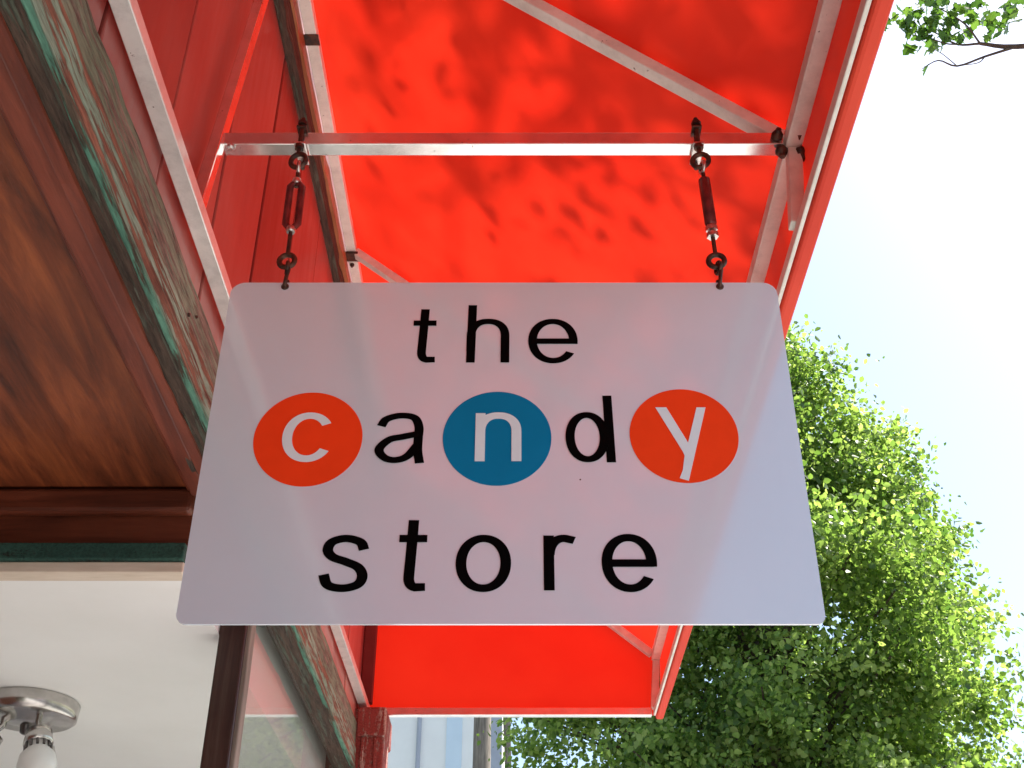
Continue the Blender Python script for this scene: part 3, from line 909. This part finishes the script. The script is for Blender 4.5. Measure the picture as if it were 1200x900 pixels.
def street_tree():
    global rng
    rng = np.random.default_rng(21); random.seed(21)
    bx, by = 4.2, 2.6
    t = thing('street_tree', (bx, by, G - 0.16), 'leafy kerbside tree reaching a thin branch over the awning', 'tree')
    tb = MB()
    tb.tube([(bx, by, G - 0.16), (bx + 0.03, by, G + 1.5), (bx - 0.08, by + 0.05, 2.6), (bx - 0.3, by + 0.1, 5.2), (bx - 0.5, by + 0.2, 8.0), (bx - 0.4, by + 0.5, 11.5)], [0.20, 0.17, 0.15, 0.12, 0.09, 0.03], 10)
    C, D, S, T = [], [], [], []
    def spray(p, n, r, size=0.085):
        p = np.array(p)
        q = p + rng.normal(size=(n, 3)) * r
        C.append(q); D.append(rng.normal(size=(n, 3)) * 0.6 + np.array([-0.3, 0.1, -0.4])); S.append(size * rng.uniform(0.7, 1.25, n)); T.append(np.clip(rng.normal(0.5, 0.25, n), 0, 1))
    def twig(pts, r0, r1):
        tb.tube(spline(pts, 4), list(np.linspace(r0, r1, (len(pts) - 1) * 4 + 1)), 6)
    # the low branch that shows against the sky
    twig([(bx - 0.1, by + 0.05, 3.1), (3.55, 3.5, 4.15), (2.95, 4.05, 4.72), (2.58, 4.22, 4.86), (2.42, 4.26, 4.93)], 0.030, 0.010)
    twig([(2.58, 4.22, 4.86), (2.42, 4.25, 4.82), (2.27, 4.27, 4.77), (2.17, 4.25, 4.79), (2.09, 4.28, 4.76)], 0.008, 0.002)
    twig([(2.42, 4.26, 4.93), (2.32, 4.30, 4.97), (2.22, 4.28, 5.03), (2.10, 4.26, 5.08)], 0.007, 0.002)
    twig([(2.32, 4.30, 4.97), (2.24, 4.26, 4.93), (2.14, 4.24, 4.95), (2.06, 4.22, 4.92)], 0.005, 0.002)
    twig([(2.42, 4.25, 4.82), (2.36, 4.22, 4.74), (2.28, 4.22, 4.72)], 0.004, 0.0015)
    twig([(2.27, 4.27, 4.77), (2.20, 4.25, 4.84), (2.16, 4.24, 4.86)], 0.003, 0.0015)
    twig([(2.42, 4.26, 4.93), (2.36, 4.24, 5.06), (2.24, 4.22, 5.16), (2.12, 4.2, 5.22)], 0.006, 0.002)
    for (p, n, r) in (((2.12, 4.25, 4.92), 14, 0.055), ((2.08, 4.24, 5.00), 14, 0.05), ((2.19, 4.27, 5.06), 16, 0.06), ((2.28, 4.27, 5.04), 12, 0.05), ((2.15, 4.22, 5.20), 24, 0.09), ((2.34, 4.25, 5.16), 16, 0.07), ((2.50, 4.25, 5.13), 22, 0.07), ((2.62, 4.25, 5.16), 18, 0.06), ((2.10, 4.22, 5.12), 10, 0.05)):
        spray(p, n, np.array([r, r, r]), 0.066)
    # upper limbs with their foliage, reaching over the awning
    for k in range(20):
        zz = rng.uniform(12.0, 15.5)
        e = np.array([rng.uniform(-1.2, 2.2) + (zz - 2) * SD.x / SD.z, 0, zz])
        e[1] = rng.uniform(0.9, 2.9) + (zz - 2) * SD.y / SD.z
        e[1] = min(e[1], 0.74 * zz)
        limb(tb, (bx - 0.5 + rng.uniform(-0.1, 0.1), by + 0.2, rng.uniform(7.0, 8.5)), e, 0.04, 0.006)
        spray(e, 26, np.array([0.34, 0.34, 0.28]), 0.10)
    for k in range(90):
        an = rng.random() * 6.28; rr = 2.0 * rng.random() ** 0.5
        e = np.array([bx - 0.1 + rr * math.cos(an), by - 0.6 + rr * math.sin(an), rng.uniform(5.2, 9.4)])
        if e[1] / e[2] > 0.70:
            continue
        if k % 2 == 0:
            limb(tb, (bx - 0.3, by + 0.1, e[2] - 1.0), e, 0.03, 0.006)
        spray(e, 45, np.array([0.34, 0.34, 0.24]))
    tb.build('trunk', 'bark', t)
    C_ = np.vstack(C); c0 = Vector((2.5, 3.5, 6.0))
    me = leaf_mesh('crown', C_ - np.array(c0), np.vstack(D), np.concatenate(S), np.concatenate(T), 'leaf_near', True)
    place('crown', me, c0, t, kind='stuff')
street_tree()

# ------------------------------------------------------------------ white building further along
wb = thing('white_building', (-5.0, 30, G - 0.16), 'plain white two storey building beyond the end of the awning', 'building')
fy = 26.0
MB().box(-10.0, -0.42, fy, 36.0, G - 0.16, 9.0).build('wall', 'white_stucco', wb)
MB().box(-10.2, -0.25, fy - 0.25, 36.2, 9.001, 9.35, 0.03).build('roof', 'roofing', wb)
MB().tube([(-2.22, fy - 0.06, G), (-2.22, fy - 0.06, 8.98)], 0.05, 10).build('downpipe', 'blue_grey', wb)
MB().box(-1.62, -1.28, fy - 0.05, fy - 0.002, 0.0, 8.95).build('panel', 'pale_blue', wb)
MB().box(-0.66, -0.40, fy - 0.06, fy - 0.003, G, 8.95, 0.01).build('corner_board', 'blue_grey', wb)
for x in (-9.0, -7.4, -5.8, -4.2):
    for z in (0.0, 3.4):
        w = MB().box(x - 0.07, x + 1.07, fy - 0.05, fy - 0.002, z - 0.07, z + 1.67).build('window', 'blue_grey', wb)
        MB().box(x, x + 1.0, fy - 0.06, fy - 0.051, z, z + 0.78).build('pane', 'glass', w)
        MB().box(x, x + 1.0, fy - 0.06, fy - 0.051, z + 0.82, z + 1.6).build('pane', 'glass', w)
pl = thing('utility_pole', (-0.75, 23.0, G - 0.16), 'weathered grey wooden utility pole in front of the white building', 'pole')
MB().tube([(-0.75, 23.0, G - 0.16), (-0.75, 23.0, 3.0), (-0.74, 23.0, 8.6)], [0.21, 0.19, 0.16], 14).build('shaft', 'grey_wood', pl)
MB().box(-1.75, 0.25, 22.72, 22.82, 8.0, 8.12, 0.01).build('crossarm', 'grey_wood', pl)
